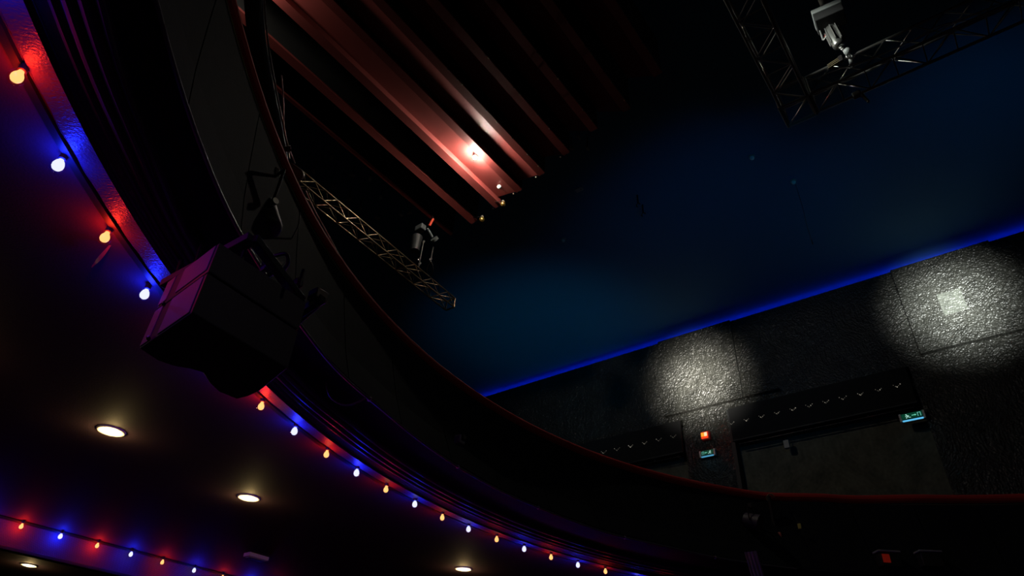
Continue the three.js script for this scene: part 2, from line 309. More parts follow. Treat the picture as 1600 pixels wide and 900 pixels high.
{ // dry leaf-like scrap of tape hanging by the second red bulb
  const a = onY(173, 383, 2.42), b = onY(142, 419, 2.38), o = thing('tape_scrap', 'crumpled strip of clear tape hanging beside the second red bulb', 'tape', a);
  const side = V(0.02, 0.012, 0.02), pts = [], idx = []; const N = 8;
  for (let k = 0; k <= N; k++) { const t = k / N, w = Math.sin(Math.PI * (0.12 + 0.8 * t)); const c = b.clone().sub(a).multiplyScalar(t).add(V(0.006 * Math.sin(t * 9), 0.008 * Math.cos(t * 7), 0)); for (const s of [-1, 1]) { const p = c.clone().addScaledVector(side, s * w * 0.55); pts.push(p.x, p.y, p.z); } }
  for (let k = 0; k < N; k++) { const i = 2 * k; idx.push(i, i + 1, i + 2, i + 1, i + 3, i + 2); }
  const g = new THREE.BufferGeometry(); g.setAttribute('position', new THREE.Float32BufferAttribute(pts, 3)); g.setIndex(idx); g.computeVertexNormals();
  part('strip', g, new THREE.MeshPhysicalMaterial({ color: lin(0.5, 0.35, 0.3), roughness: 0.35, transmission: 0.35, thickness: 0, side: THREE.DoubleSide }), o);
}

// ---------------------------------------------------------------- second string on the fabric band under the balcony
{
  const X = -10.82, yb = EYE + 2.09, o = struct('trim_1', 'band of perforated fabric under the balcony ceiling');
  part('fabric_face', worldUV(box(0.06, SOF - yb, 18.0, X - 0.03, (SOF + yb) / 2, -5)), M.fabric, o);
  part('bottom_rail', rbox(0.1, 0.05, 18.0, 0.012, X - 0.04, yb - 0.02, -5), M.black, o);
  const cab = thing('festoon_cable', 'black batten carrying the bulbs along the fabric band', 'cable', V(X + 0.04, SOF - 0.02, -5));
  part('batten', rbox(0.05, 0.03, 18, 0.008), M.cable, cab);
  const px = [[32, 825], [93, 841], [150, 857], [203, 870], [252, 883], [302, 895]].map(q => onX(q[0], q[1], X + 0.1));
  const step = V(0, 0, (px[5].z - px[0].z) / 5);
  const all = [px[0].clone().addScaledVector(step, -2), px[0].clone().addScaledVector(step, -1), ...px, ...[1, 2, 3].map(k => px[5].clone().addScaledVector(step, k))];
  let n = { red: 0, blue: 0 };
  all.forEach((p, i) => {
    const c = i % 2 ? 'blue' : 'red', vis = i >= 2 && i <= 7; p.y = EYE + 2.34;
    bulb(c, p, vis ? `small glowing ${c} bulb on the fabric band, ${ORD[n[c]++]} ${c} one from the left` : `${c} bulb on the fabric band, ${i < 2 ? (i ? 'next' : 'second') + ' before its first red bulb' : ORD[i - 8] + ' after its third blue bulb'}`, 'festoon bulbs on the fabric band', 1.0);
  });
}
// recessed round downlights
{
  const spots = [[[173, 675], 'round warm downlight, largest and nearest, below the hanging loudspeaker'], [[388, 779], 'round warm downlight in the middle of the balcony ceiling'], [[724, 890], 'round warm downlight at the bottom edge under the curved string'], [[45, 884], 'round warm downlight beyond the fabric band'], [[-125, 527], 'round warm downlight at the left margin beside the blue and red bulbs']];
  for (const [q, label] of spots) {
    const p = onY(q[0], q[1], 2.41); p.y = SOF;
    const t = thing('downlight', label, 'ceiling light', p, 'round downlights under the balcony');
    part('trim_ring', new THREE.LatheGeometry([[0.1, 0], [0.1, -0.012], [0.118, -0.014], [0.128, -0.006], [0.13, 0]].map(v => new THREE.Vector2(...v)), 36), M.white, t);
    part('diffuser', new THREE.LatheGeometry([[0.0001, -0.03], [0.05, -0.026], [0.085, -0.016], [0.102, -0.003]].map(v => new THREE.Vector2(...v)), 36), glow(lin(1, 0.86, 0.55), 2.6), t);
    const l = new THREE.PointLight(lin(1, 0.7, 0.28), 0.38, 0, 2); l.position.copy(p).add(V(0, -0.05, 0)); l.castShadow = true; l.shadow.radius = 2; scene.add(l);
  }
  // small surface-mounted box near the band
  const p = onY(400, 872, 2.385), t = thing('emergency_light', 'small pale box on the balcony ceiling washed purple by the bulbs', 'light fitting', p);
  part('housing', rbox(0.16, 0.06, 0.34, 0.012, 0, 0.018, 0), M.white, t); part('lens', rbox(0.12, 0.02, 0.28, 0.008, 0, -0.018, 0), M.greyPlastic, t);
}

// ---------------------------------------------------------------- hanging loudspeaker pair
{
  const ys = EYE + 1.8, front = [[220, 545], [247, 563], [273, 572], [298, 576], [318, 582], [328, 598], [343, 612], [370, 623], [387, 619], [405, 610], [447, 576], [300, 490]];
  const plan = front.map(q => onY(q[0], q[1], 1.8)), o = thing('loudspeaker', 'pair of stacked black loudspeaker cabinets with wavy fronts hanging from the balcony edge', 'loudspeaker', V(-3.3, ys, -1.5));
  const shape = (k = 1) => new THREE.Shape(plan.map(p => new THREE.Vector2((p.x + 3.3) * k, -(p.z + 1.5) * k)));
  const slab = (y, h, k = 1) => { const g = new THREE.ExtrudeGeometry(shape(k), { depth: h - 0.02, bevelEnabled: true, bevelSize: 0.006, bevelThickness: 0.01, bevelSegments: 2 }); g.rotateX(-Math.PI / 2); g.translate(0, y + 0.01, 0); return worldUV(g); };
  const low = part('lower_cabinet', slab(0, 0.255), M.speaker, o), top = part('upper_cabinet', slab(0.265, 0.2), M.speaker, o);
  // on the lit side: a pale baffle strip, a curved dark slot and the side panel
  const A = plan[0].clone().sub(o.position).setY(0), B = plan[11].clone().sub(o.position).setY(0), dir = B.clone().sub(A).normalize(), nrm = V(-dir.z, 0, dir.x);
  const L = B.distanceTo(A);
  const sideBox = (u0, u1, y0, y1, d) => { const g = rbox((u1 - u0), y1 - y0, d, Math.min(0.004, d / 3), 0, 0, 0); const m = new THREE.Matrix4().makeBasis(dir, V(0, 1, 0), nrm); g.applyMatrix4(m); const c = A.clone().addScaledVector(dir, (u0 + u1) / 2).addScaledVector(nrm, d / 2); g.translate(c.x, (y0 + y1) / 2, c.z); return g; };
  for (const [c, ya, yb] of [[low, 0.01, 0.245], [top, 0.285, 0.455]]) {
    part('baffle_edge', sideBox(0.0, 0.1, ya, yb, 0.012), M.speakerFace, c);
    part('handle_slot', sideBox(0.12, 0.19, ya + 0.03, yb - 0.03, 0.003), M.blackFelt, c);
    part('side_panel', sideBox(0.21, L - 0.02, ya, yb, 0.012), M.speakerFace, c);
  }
  for (const [u, v] of [[0.2, 0.15], [0.55, 0.15], [0.3, 0.5], [0.6, 0.5]]) { const c = A.clone().addScaledVector(dir, u).addScaledVector(nrm, -v); part('rigging_pin', rod(V(c.x, 0.46, c.z), V(c.x, 0.58, c.z), 0.012), M.bolt, o); }
  const bolt = (u, y) => { const p = A.clone().addScaledVector(dir, u).addScaledVector(nrm, 0.016); const g = new THREE.SphereGeometry(0.012, 10, 8); g.translate(p.x, y, p.z); return g; };
  part('pin', [bolt(0.11, 0.02), bolt(0.11, 0.25)], M.bolt, o);
  // flying frame above the cabinets
  const f = thing('flying_frame', 'dark steel flying frame clamped above the hanging loudspeakers', 'bracket', V(-2.9, EYE + 2.36, -1.55));
  const fr = (a, b, r) => rod(a.clone().sub(f.position), b.clone().sub(f.position), r, 8);
  const p1 = onY(258, 446, 2.27), p2 = onY(395, 372, 2.36), p3 = onY(470, 470, 2.36), p4 = onY(300, 470, 2.27);
  const bar = (a, b, w, h) => { const d = b.clone().sub(a); const g = rbox(d.length(), h, w, 0.006); g.applyQuaternion(new THREE.Quaternion().setFromUnitVectors(V(1, 0, 0), d.clone().normalize())); const m = a.clone().add(b).multiplyScalar(0.5).sub(f.position); g.translate(m.x, m.y, m.z); return g; };
  part('beam', bar(p1, p2, 0.07, 0.05), M.speaker, f); part('beam', bar(p2, p3, 0.06, 0.05), M.black, f); part('beam', bar(p1.clone().lerp(p2, 0.25), p3.clone().lerp(p4, 0.3), 0.06, 0.05), M.black, f);
  for (const [u, w] of [[0.3, 0.3], [0.75, 0.4]]) { const q = p1.clone().lerp(p2, u); part('link_plate', bar(q, q.clone().add(V(0, -0.28, -0.02)), 0.04, 0.012), M.alu, f); part('link_plate', bar(q.clone().add(V(-0.25, 0, -0.35)), q.clone().add(V(-0.25, -0.2, -0.35)), 0.04, 0.012), M.bolt, f); }
  // arms that tie the frame to the balcony front
  for (const [x0, y0, x1, y1, h, n] of [[395, 560, 500, 470, 2.3, 'arm'], [370, 500, 470, 440, 2.4, 'arm'], [420, 520, 505, 466, 2.25, 'arm']]) part(n, bar(onY(x0, y0, h), onY(x1, y1, h + 0.12), 0.05, 0.05), M.black, f);
  for (const [x, y, h] of [[497, 464, 2.4], [385, 440, 2.42], [400, 500, 2.35], [372, 470, 2.4], [425, 415, 2.5]]) { const p = onY(x, y, h).sub(f.position); part('clamp', rbox(0.09, 0.08, 0.1, 0.012, p.x, p.y, p.z), M.bolt, f); }
  for (const [x, y, h] of [[383, 440, 2.28], [388, 502, 2.2], [395, 530, 2.15], [372, 506, 2.2]]) { const p = onY(x, y, h).sub(f.position); const g = new THREE.CylinderGeometry(0.014, 0.014, 0.09, 10); g.rotateZ(0.6); g.translate(p.x, p.y, p.z); part('pin', g, M.alu, f); }
  for (const u of [0.3, 0.55]) { const q = p1.clone().lerp(p2, u).sub(o.position); part('rigging_pin', rod(V(q.x, 0.45, q.z), V(q.x, q.y + 0.01, q.z), 0.012), M.bolt, o); }
  for (const u of [0.12, 0.35]) { const q = p1.clone().lerp(p2, u).sub(f.position); part('hanger', rod(V(q.x, q.y, q.z), V(q.x - 0.06, EYE + 2.57 - f.position.y, q.z), 0.014), M.bolt, f); }
  // coiled cables beside the frame
  const ring1 = [[428, 400, 2.5], [447, 397, 2.52], [450, 410, 2.5], [440, 424, 2.48], [424, 428, 2.45], [410, 440, 2.4], [400, 432, 2.4], [415, 418, 2.45]].map(q => onY(...q));
  const c = thing('speaker_cable', 'loop of dark cable curling above the hanging loudspeakers', 'cable', ring1[0]);
  part('loop', tube(rel(ring1, c), 0.012, 60, 8), M.cable, c);
  const lp = [[500, 560, 2.85], [507, 590, 2.8], [518, 622, 2.72], [540, 633, 2.7], [562, 627, 2.75], [575, 618, 2.82]].map(([x, y, h]) => onY(x, y, h - 0.2));
  const c2 = thing('loose_cable', 'loose cable drooping in a shallow loop on the balcony front', 'cable', lp[0]);
  part('loop', tube(rel(lp, c2), 0.008, 60, 6), M.moulding, c2);
}
// dark moving-head lamp and cables above it, hung off the rail
{
  const p = onY(405, 330, 3.25), o = thing('stage_lantern', 'dark stage lantern hanging from a yoke above the loudspeaker frame', 'stage light', p);
  const body = new THREE.LatheGeometry([[0.0001, -0.22], [0.1, -0.22], [0.13, -0.18], [0.13, 0.02], [0.1, 0.12], [0.07, 0.18], [0.0001, 0.19]].map(v => new THREE.Vector2(...v)), 20); body.rotateZ(0.35); body.rotateX(0.3);
  part('housing', body, M.black, o);
  part('yoke', [rod(V(-0.16, 0, 0), V(-0.16, 0.34, 0), 0.012), rod(V(0.16, 0, 0), V(0.16, 0.34, 0), 0.012), rod(V(-0.16, 0.34, 0), V(0.16, 0.34, 0), 0.012)], M.bolt, o);
  part('hook_clamp', rbox(0.06, 0.1, 0.06, 0.01, 0, 0.4, 0), M.bolt, o);
  part('knob', rod(V(0.17, 0, 0), V(0.2, 0, 0), 0.025, 12), M.alu, o);
  const bar = [[398, 238, 4.2], [455, 232, 4.3]].map(q => onY(...q));
  const b = thing('hanging_bar', 'short black bar bracketed out from the red rail above the stage lantern', 'bar', bar[0]);
  part('tube', rod(V(0, 0, 0), bar[1].clone().sub(bar[0]), 0.025, 12), M.bolt, b);
  part('bracket', rod(V(-0.1, -0.25, 0.1), V(0.05, 0.0, 0), 0.015, 8), M.bolt, b);
  for (const [pts, label, m, r] of [
    [[[440, 118, 4.35], [443, 160, 4.35], [444, 200, 4.35], [452, 232, 4.35], [461, 255, 4.35]], 'thin pale cable above the oval disc', M.white, 0.006],
    [[[478, 298, 4.2], [490, 325, 4.15], [507, 356, 4.1], [532, 402, 4.05], [556, 446, 4.0]], 'thin pale cable hanging below the oval disc', M.white, 0.006],
    [[[469, 332, 3.5], [466, 352, 3.4], [452, 380, 3.3], [446, 396, 3.2]], 'fine chain dropping to the cable loop above the loudspeakers', M.alu, 0.005],
    [[[412, 258, 3.9], [408, 280, 3.8], [405, 300, 3.7]], 'short pale cable beside the stage lantern', M.alu, 0.006],
    [[[350, 305, 3.1], [362, 340, 3.0], [376, 365, 2.85], [386, 382, 2.75]], 'purple-lit cable hanging down the dark balcony front', M.moulding, 0.014]]) {
    const q = pts.map(v => onY(...v)), t = thing('hanging_cable', label, 'cable', q[0]); part('strand', tube(rel(q, t), r, 30, 6), m, t);
  }
  // thick black cable loom crossing the beams
  const lm = [[395, -15, 5.0], [399, 40, 5.0], [408, 100, 4.95], [420, 160, 4.9], [432, 215, 4.85], [438, 250, 4.7]].map(q => onY(...q)), l = thing('cable_loom', 'thick black cable loom crossing in front of the red beams', 'cable', lm[0]);
  part('loom', tube(rel(lm, l), 0.075, 50, 12), M.black, l);
  part('outer_strand', tube(rel(lm.map(v => v.clone().add(V(0.07, 0.02, -0.05))), l), 0.008, 50, 6), M.alu, l);
  // oval mesh disc
  const dc = onY(460, 269, 4.3), d = thing('oval_disc', 'grey mesh oval disc hanging at the near end of the left truss', 'light fitting', dc);
  const st = (w, h) => { const s = new THREE.Shape(); s.moveTo(-w + h, -h); s.lineTo(w - h, -h); s.absarc(w - h, 0, h, -Math.PI / 2, Math.PI / 2); s.lineTo(-w + h, h); s.absarc(-w + h, 0, h, Math.PI / 2, 3 * Math.PI / 2); return s; };
  const W = 0.098, H = 0.055, face = new THREE.ExtrudeGeometry(st(W * 0.9, H * 0.86), { depth: 0.03, bevelEnabled: false });
  const rim = st(W, H); rim.holes.push(new THREE.Path(st(W * 0.9, H * 0.86).getPoints(12))); const rg = new THREE.ExtrudeGeometry(rim, { depth: 0.04, bevelEnabled: true, bevelSize: 0.003, bevelThickness: 0.003 });
  const face2 = worldUV(face, 3); part('mesh_face', face2, std({ color: lin(0.6, 0.6, 0.58), map: meshTex, roughness: 0.6 }), d); part('rim', rg, M.greyPlastic, d);
  d.quaternion.copy(camera.quaternion); d.rotateZ(-0.62);
}

// ---------------------------------------------------------------- sawtooth ceiling beams
{
  const HB = EYE + 10.6, K = 10.6;
  const ends = [[-0.845, -0.822], [-0.768, -0.817], [-0.691, -0.806], [-0.626, -0.794], [-0.558, -0.781], [-0.485, -0.763], [-0.409, -0.742], [-0.335, -0.736], [-0.253, -0.699]];
  const names = ['thin dark red ceiling beam with the hoist hanging at its end', 'narrow red ceiling beam crossed by the cable loom', 'pale lit red ceiling beam beside the bright lamp, with a dark groove', 'broad red ceiling beam carrying the bright white lamp', 'ceiling beam with a grey sheen, right of the bright lamp', 'dim red ceiling beam, second right of the bright lamp', 'dark ceiling beam, third right of the bright lamp', 'almost black ceiling beam, fourth right of the bright lamp', 'faintest ceiling beam, farthest right of the bright lamp'];
  ends.forEach(([xk, zk], i) => {
    const zEnd = zk * K, z0 = 4.5, len = z0 - zEnd, x = xk * K;
    const o = thing('ceiling_beam', names[i], 'beam', V(x, HB, zEnd), 'red ceiling beams');
    const lw = i === 0 ? 0.07 : 0.17;                                   // lip width
    const extr = (pts) => { const g = new THREE.ExtrudeGeometry(new THREE.Shape(pts.map(p => new THREE.Vector2(...p))), { depth: len, bevelEnabled: false }); return worldUV(g); };
    part('lip', extr([[-lw, i < 3 ? -0.025 * lw / 0.17 : 0], [0, 0], [0, 0.05], [-lw, 0.05]]), M.redPaint, o);
    const rise = i < 5 ? 0.15 : i === 5 ? 0.28 : 0.4;
    if (i > 2) part('sloping_board', extr([[-lw, 0.04], [-0.03, 0.04], [-0.03, 0.08], [-0.66, rise + 0.06], [-0.71, rise + 0.06], [-0.71, rise + 0.01]]), M.redPaint, o);
    part('upper_flange', extr([[-0.04, 0.05], [-0.01, 0.05], [-0.01, 1.07], [-0.04, 1.07]]), i === 2 ? M.redPaint : M.blackFelt, o);
    // bolts along the lip and clips on the edge near the far end
    for (let k = 0; k < 9; k++) { const g = new THREE.SphereGeometry(0.02, 8, 6); g.translate(0.005, -0.004, 0.25 + k * (0.3 + 0.12 * rnd()) * (1 + (i % 3) * 0.2)); if (i > 3) part('edge_clip', g, k % 3 ? M.bolt : M.brassAlu, o); }
    if (i >= 3) for (let k = 0; k < 5; k++) { const g = new THREE.CylinderGeometry(0.022, 0.022, 0.02, 10); const t = 0.25 + 0.05 * rnd(); g.rotateZ(-0.21); g.translate(-lw - 0.42 * t, 0.045 + 0.8 * (i === 3 ? 0.15 : 0.4) * t, 1.2 + k * 0.45 + 0.15 * rnd()); part('bolt', g, M.bolt, o); }
    if (i >= 2 && i <= 5) for (let k = 0; k < 3; k++) { const g = new THREE.SphereGeometry(0.018, 8, 6); g.translate(-0.02 - 0.1 * k - 0.03, 0.02, -0.012); part('end_bolt', g, M.boltBright, o); }
  });
  // the bright lamp and its twin nearer the camera
  for (const [q, label] of [[[742, 246], 'bright white lamp glaring on the broad red beam'], [[398, -30], 'second white lamp on the ceiling beams above the frame']]) {
    const p = onY(q[0], q[1], label[0] === 'b' ? 10.56 : 10.45), o = thing('beam_lamp', label, 'lamp', p);
    part('bulb', new THREE.SphereGeometry(0.05, 16, 12), glow(lin(1, 0.95, 0.85), 9), o);
    part('lamp_holder', rod(V(0.0, 0.04, 0.0), V(-0.02, 0.13, 0.0), 0.025, 12), M.white, o);
    part('arm', rod(V(-0.12, 0.02, -0.1), V(0.03, 0.06, 0.06), 0.007, 6), M.bolt, o);
    const l = new THREE.PointLight(lin(1, 0.9, 0.76), label[0] === 'b' ? 15 : 1.7, 0, 2); l.position.copy(p); l.castShadow = true; l.shadow.radius = 2; scene.add(l);
  }
  for (const [q, label, m] of [[[780, 292], 'small white ball fitting near the end of the broad red beam', M.white]]) { const p = onY(q[0], q[1], 10.62), o = thing('ball_fitting', label, 'light fitting', p); part('ball', new THREE.SphereGeometry(0.05, 16, 12), m, o); part('stem', rod(V(0, 0.04, 0), V(0, 0.25, 0), 0.012), M.bolt, o); }
  for (const [q, label] of [[[786, 319], 'brass ball knob at the end of the broad red beam'], [[753, 343], 'dull brass knob at the end of the narrow red beam']]) {
    const p = onY(q[0], q[1], 10.46), o = thing('brass_knob', label, 'knob', p, 'brass knobs at the beam ends'); part('ball', new THREE.SphereGeometry(0.065, 16, 12), M.brass, o); part('cap', new THREE.CylinderGeometry(0.03, 0.045, 0.06, 14).translate(0, 0.08, 0), M.boltBright, o); part('stem', rod(V(0, 0.1, 0), V(-0.26, 0.15, 0.05), 0.01), M.bolt, o);
  }
  // small clamps on the dark ceiling between the beams
  const clamps = [[518, 247], [490, 268], [550, 274], [578, 279], [545, 311], [563, 325], [595, 308], [522, 293], [590, 341], [640, 333], [626, 336], [757, 149], [770, 163], [795, 130], [807, 136], [820, 147], [840, 165], [865, 195], [905, 215], [918, 232], [735, 130], [893, 232]];
  clamps.sort((a, b) => a[0] - b[0]);
  clamps.forEach((q, i) => { const p = onY(q[0], q[1], 11.3), o = thing('clamp', q[0] < 700 ? `small metal clamp above the left truss, ${ORD[Math.min(15, i)]} from the left of its row` : `small clamp between the dark right-hand beams, ${ORD[Math.max(0, i - 11)]} along its row`, 'clamp', p, 'clamps between the beams'); o.rotation.y = rnd() * 3; part('jaw', rbox(0.12, 0.06, 0.05, 0.01), M.greyPlastic, o); part('stem', rod(V(0, 0, 0), V(0, CEIL - p.y, 0), 0.01), M.bolt, o); });
}

// ---------------------------------------------------------------- trusses
function truss(label, A, B, w, mat, bays, faceDown = true) {
  const o = thing('lighting_truss', label, 'truss', A), d = B.clone().sub(A), L = d.length(), u = d.clone().normalize(), s = V(-u.z, 0, u.x).normalize(), t = u.clone().cross(s).normalize(); if (t.y < 0) t.negate();
  const P = (k, i, j) => u.clone().multiplyScalar(L * k).addScaledVector(s, (i - 0.5) * w).addScaledVector(t, (j - 0.5) * w);
  const cg = rod(P(0, 0.5, 0.5), P(1, 0.5, 0.5), w < 0.3 ? 0.016 : 0.022, 10);
  for (const [i, j] of [[0, 0], [1, 0], [0, 1], [1, 1]]) { const m = part('chord', cg, mat, o); m.position.copy(P(0, i, j)).sub(P(0, 0.5, 0.5)); }
  for (let k = 0; k < bays; k++) {
    const a = k / bays, b = (k + 1) / bays, f = k % 2;
    part('brace', rod(P(a, f, 0), P(b, 1 - f, 0), 0.01, 6), mat, o); part('brace', rod(P(a, 1 - f, 1), P(b, f, 1), 0.01, 6), mat, o);
    for (const i of [0, 1]) part('brace', rod(P(a, i, f), P(b, i, 1 - f), 0.01, 6), mat, o);
    part('cross_bar', rod(P(a, 0, 0), P(a, 1, 0), 0.01, 6), mat, o);
  }
  for (const k of [0, 1]) part('end_frame', [rod(P(k, 0, 0), P(k, 1, 0), 0.018), rod(P(k, 0, 1), P(k, 1, 1), 0.018), rod(P(k, 0, 0), P(k, 0, 1), 0.018), rod(P(k, 1, 0), P(k, 1, 1), 0.018)], mat, o);
  return o;
}
const TY = 8.7;
truss('narrow gold-toned box truss stretching beside the red beams, hung from the left hoist', V(-8.75, EYE + 8.7, -4.35), V(-9.02, EYE + 8.7, -9.0), 0.25, M.brassAlu, 16);
truss('dark box truss rising to the upper edge left of the right-hand hoist', V(-0.75, EYE + TY, -3.6), V(-0.75, EYE + TY, -7.95), 0.4, M.alu, 12);
truss('box truss draped with cables running to the right from the hoist', V(-0.5, EYE + TY, -7.75), V(5.2, EYE + TY, -7.75), 0.4, M.alu, 15);
{ // corner block where the two right-hand trusses meet
  const o = thing('truss_corner', 'dark corner block joining the two right-hand trusses below the hoist', 'truss', V(-0.75, EYE + TY, -7.75)), w = 0.22;
  const c = [[-w, -w], [w, -w], [w, w], [-w, w]];
  for (const y of [-w, w]) part('frame', c.map((p, i) => rod(V(p[0], y, p[1]), V(c[(i + 1) % 4][0], y, c[(i + 1) % 4][1]), 0.02)), M.alu, o);
  for (const p of c) part('post', rod(V(p[0], -w, p[1]), V(p[0], w, p[1]), 0.02), M.alu, o); part('brace', [rod(V(-w, -w, -w), V(w, -w, w), 0.012), rod(V(-w, -w, w), V(-w, w, -w), 0.012)], M.alu, o);
}
// cables draped along the right truss
[[[1262, 128], [1300, 112], [1345, 97], [1400, 75], [1460, 48], [1500, 30], [1560, 8]], [[1335, 103], [1372, 88], [1420, 66], [1470, 40], [1512, 32]], [[1345, 112], [1400, 88], [1450, 62], [1480, 42], [1545, 14], [1575, 2]]].forEach((pts, i) => {
  const q = pts.map(p => onY(p[0], p[1], 8.55)), t = thing('truss_cable', ['pale cable lying the whole length of the right truss', 'short pale cable on the right truss beside the hoist', 'lowest pale cable sagging below the right truss'][i], 'cable', q[0], 'cables on the right truss'); part('strand', tube(rel(q, t), 0.008, 60, 6), M.steel, t);
});

// ---------------------------------------------------------------- chain hoists
{ // right hoist: deck plate, motor body, chain, hook and a grey cylinder above
  const p = onY(1300, 50, 9.5), o = thing('chain_hoist', 'pale lit chain hoist with a wide plate hanging over the right truss corner', 'hoist', p), q = onY(1330, 103, 8.7).sub(p);
  const at = (x, y, h) => onY(x, y, h).sub(p);
  const a = at(1271, 33, 9.75), b = at(1317, 13, 9.75), dir = b.clone().sub(a); const g = rbox(dir.length(), 0.1, 0.34, 0.015); g.applyQuaternion(new THREE.Quaternion().setFromUnitVectors(V(1, 0, 0), dir.clone().normalize())); const m = a.clone().add(b).multiplyScalar(0.5); g.translate(m.x, m.y, m.z); part('top_plate', g, M.greyPlastic, o); { const k = rbox(dir.length() * 0.97, 0.16, 0.3, 0.015); k.applyQuaternion(new THREE.Quaternion().setFromUnitVectors(V(1, 0, 0), dir.clone().normalize())); k.translate(m.x, m.y - 0.13, m.z - 0.0); part('plate_shade_box', k, M.blackFelt, o); }  // black box below stands in for the shaded underside of the plate
  const u = at(1296, 42, 9.55), dn = at(1312, 72, 9.05), ax = dn.clone().sub(u).normalize();
  const put = (g, c) => { g.applyQuaternion(new THREE.Quaternion().setFromUnitVectors(V(0, -1, 0), ax)); g.translate(c.x, c.y, c.z); return g; };
  const mid = u.clone().lerp(dn, 0.5);
  const motor = part('motor_body', put(new THREE.LatheGeometry([[0.0001, -0.26], [0.06, -0.26], [0.09, -0.22], [0.1, -0.05], [0.1, 0.12], [0.08, 0.2], [0.0001, 0.22]].map(v => new THREE.Vector2(...v)), 18), mid), M.alu, o);
  for (let k = 0; k < 8; k++) { const an = k / 8 * 6.283; part('cooling_fin', put(box(0.012, 0.34, 0.03, 0.105 * Math.cos(an), 0, 0.105 * Math.sin(an)), mid), M.steel, motor); }
  part('hanger_bar', [rod(at(1281, 48, 9.5), at(1286, 63, 9.3), 0.012), rod(at(1286, 63, 9.3), at(1301, 42, 9.5), 0.01), rod(at(1290, 20, 9.8), at(1301, 42, 9.5), 0.014)], M.steel, o);
  part('red_tag', rod(at(1289, 57, 9.4), at(1295, 50, 9.45), 0.02), M.redStrap, o);
  part('side_handle', tube([at(1310, 43, 9.5), at(1316, 48, 9.45), at(1318, 62, 9.2), at(1314, 68, 9.1)], 0.014, 20, 6), M.steel, o);
  for (let k = 0; k < 9; k++) { const c = dn.clone().lerp(at(1323, 82, 8.95), k / 8), t = new THREE.TorusGeometry(0.022, 0.007, 6, 12); t.rotateY(k % 2 ? 0 : Math.PI / 2); t.translate(c.x, c.y, c.z); part('chain_link', t, M.steel, o); }
  { const c = at(1324, 80, 8.95); part('hook_block', new THREE.SphereGeometry(0.055, 14, 10).translate(c.x, c.y, c.z), M.greyPlastic, o); }
  { const t = new THREE.TorusGeometry(0.045, 0.014, 8, 18), c = at(1327, 88, 8.85); t.rotateY(0.7); t.translate(c.x, c.y, c.z); part('shackle', t, M.steel, o); }
  part('sling_plate', rod(at(1329, 92, 8.82), at(1332, 106, 8.7), 0.03, 6), M.greyPlastic, o);
  const t = thing('hoist_duct', 'bluish cylinder rising out of frame above the right-hand hoist', 'cylinder', onY(1290, 12, 9.9)); part('body', new THREE.CylinderGeometry(0.06, 0.06, CEIL - t.position.y, 18).translate(0, (CEIL - t.position.y) / 2, 0), M.greyPlastic, t); part('collar', new THREE.CylinderGeometry(0.075, 0.075, 0.05, 18), M.alu, t);
  const bx = thing('truss_clamp', 'yellowish finned clamp block on the truss corner left of the hook', 'clamp', onY(1305, 101, 8.86)); bx.rotation.y = -0.2; for (let k = 0; k < 3; k++) part('fin', rbox(0.2, 0.02, 0.05, 0.005, 0, 0.035 * k, 0), M.brassAlu, bx); part('body', rbox(0.06, 0.12, 0.06, 0.01, 0.1, 0.035, 0), M.bolt, bx);
  const bl = thing('hanging_connector', 'small grey connector hanging below the right truss in front of the blue ceiling', 'connector', onY(1339, 148, 8.4)); part('body', rbox(0.12, 0.09, 0.09, 0.02), M.greyPlastic, bl); part('tail', rod(V(0.05, 0, 0), V(0.1, -0.24, 0), 0.022), M.greyPlastic, bl); part('strap', rod(V(0, 0.03, 0), V(0, 0.1, -7.95 - bl.position.z), 0.012), M.cable, bl);
}
{ // left hoist under the thin beam
  const p = onY(665, 378, 9.6), o = thing('chain_hoist', 'small dark chain hoist with a red strap hanging over the left truss', 'hoist', p), at = (x, y, h) => onY(x, y, h).sub(p);
  part('strap', rod(at(677, 342, 10.55), at(671, 353, 10.35), 0.03, 8), M.redStrap, o, 'bright red lifting strap');
  part('strap_tail', rod(at(676, 337, 10.6), at(677, 342, 10.55), 0.01, 6), M.steel, o);
  part('motor_body', rbox(0.24, 0.16, 0.16, 0.03, ...at(657, 357, 10.15).toArray()), M.darkGrey, o);
  part('chain_bag', new THREE.CylinderGeometry(0.13, 0.1, 0.42, 16).translate(...at(650, 381, 9.7).toArray()), M.black, o);
  part('arm', rod(at(668, 357, 10.1), at(676, 371, 9.9), 0.03), M.darkGrey, o);
  part('pulley', new THREE.CylinderGeometry(0.09, 0.09, 0.06, 16).rotateX(1.2).translate(...at(679, 374, 9.85).toArray()), M.darkGrey, o);
  part('chain', rod(at(662, 377, 9.8), at(654, 418, 8.95), 0.012, 6), M.alu, o); part('chain', rod(at(677, 386, 9.7), at(673, 408, 9.1), 0.014, 6), M.alu, o);
  part('sling', tube([at(673, 408, 9.1), at(668, 418, 9.0), at(667, 428, 8.9), at(671, 431, 8.88), at(676, 425, 8.9), at(676, 415, 9.0), at(673, 408, 9.1)], 0.014, 40, 6), M.bolt, o);
  for (const [x, y, h] of [[662, 378, 9.8], [655, 405, 9.1], [656, 412, 9.0], [673, 405, 9.15]]) { const c = at(x, y, h); part('shackle', new THREE.TorusGeometry(0.03, 0.012, 6, 14).translate(c.x, c.y, c.z), M.steel, o); }
}

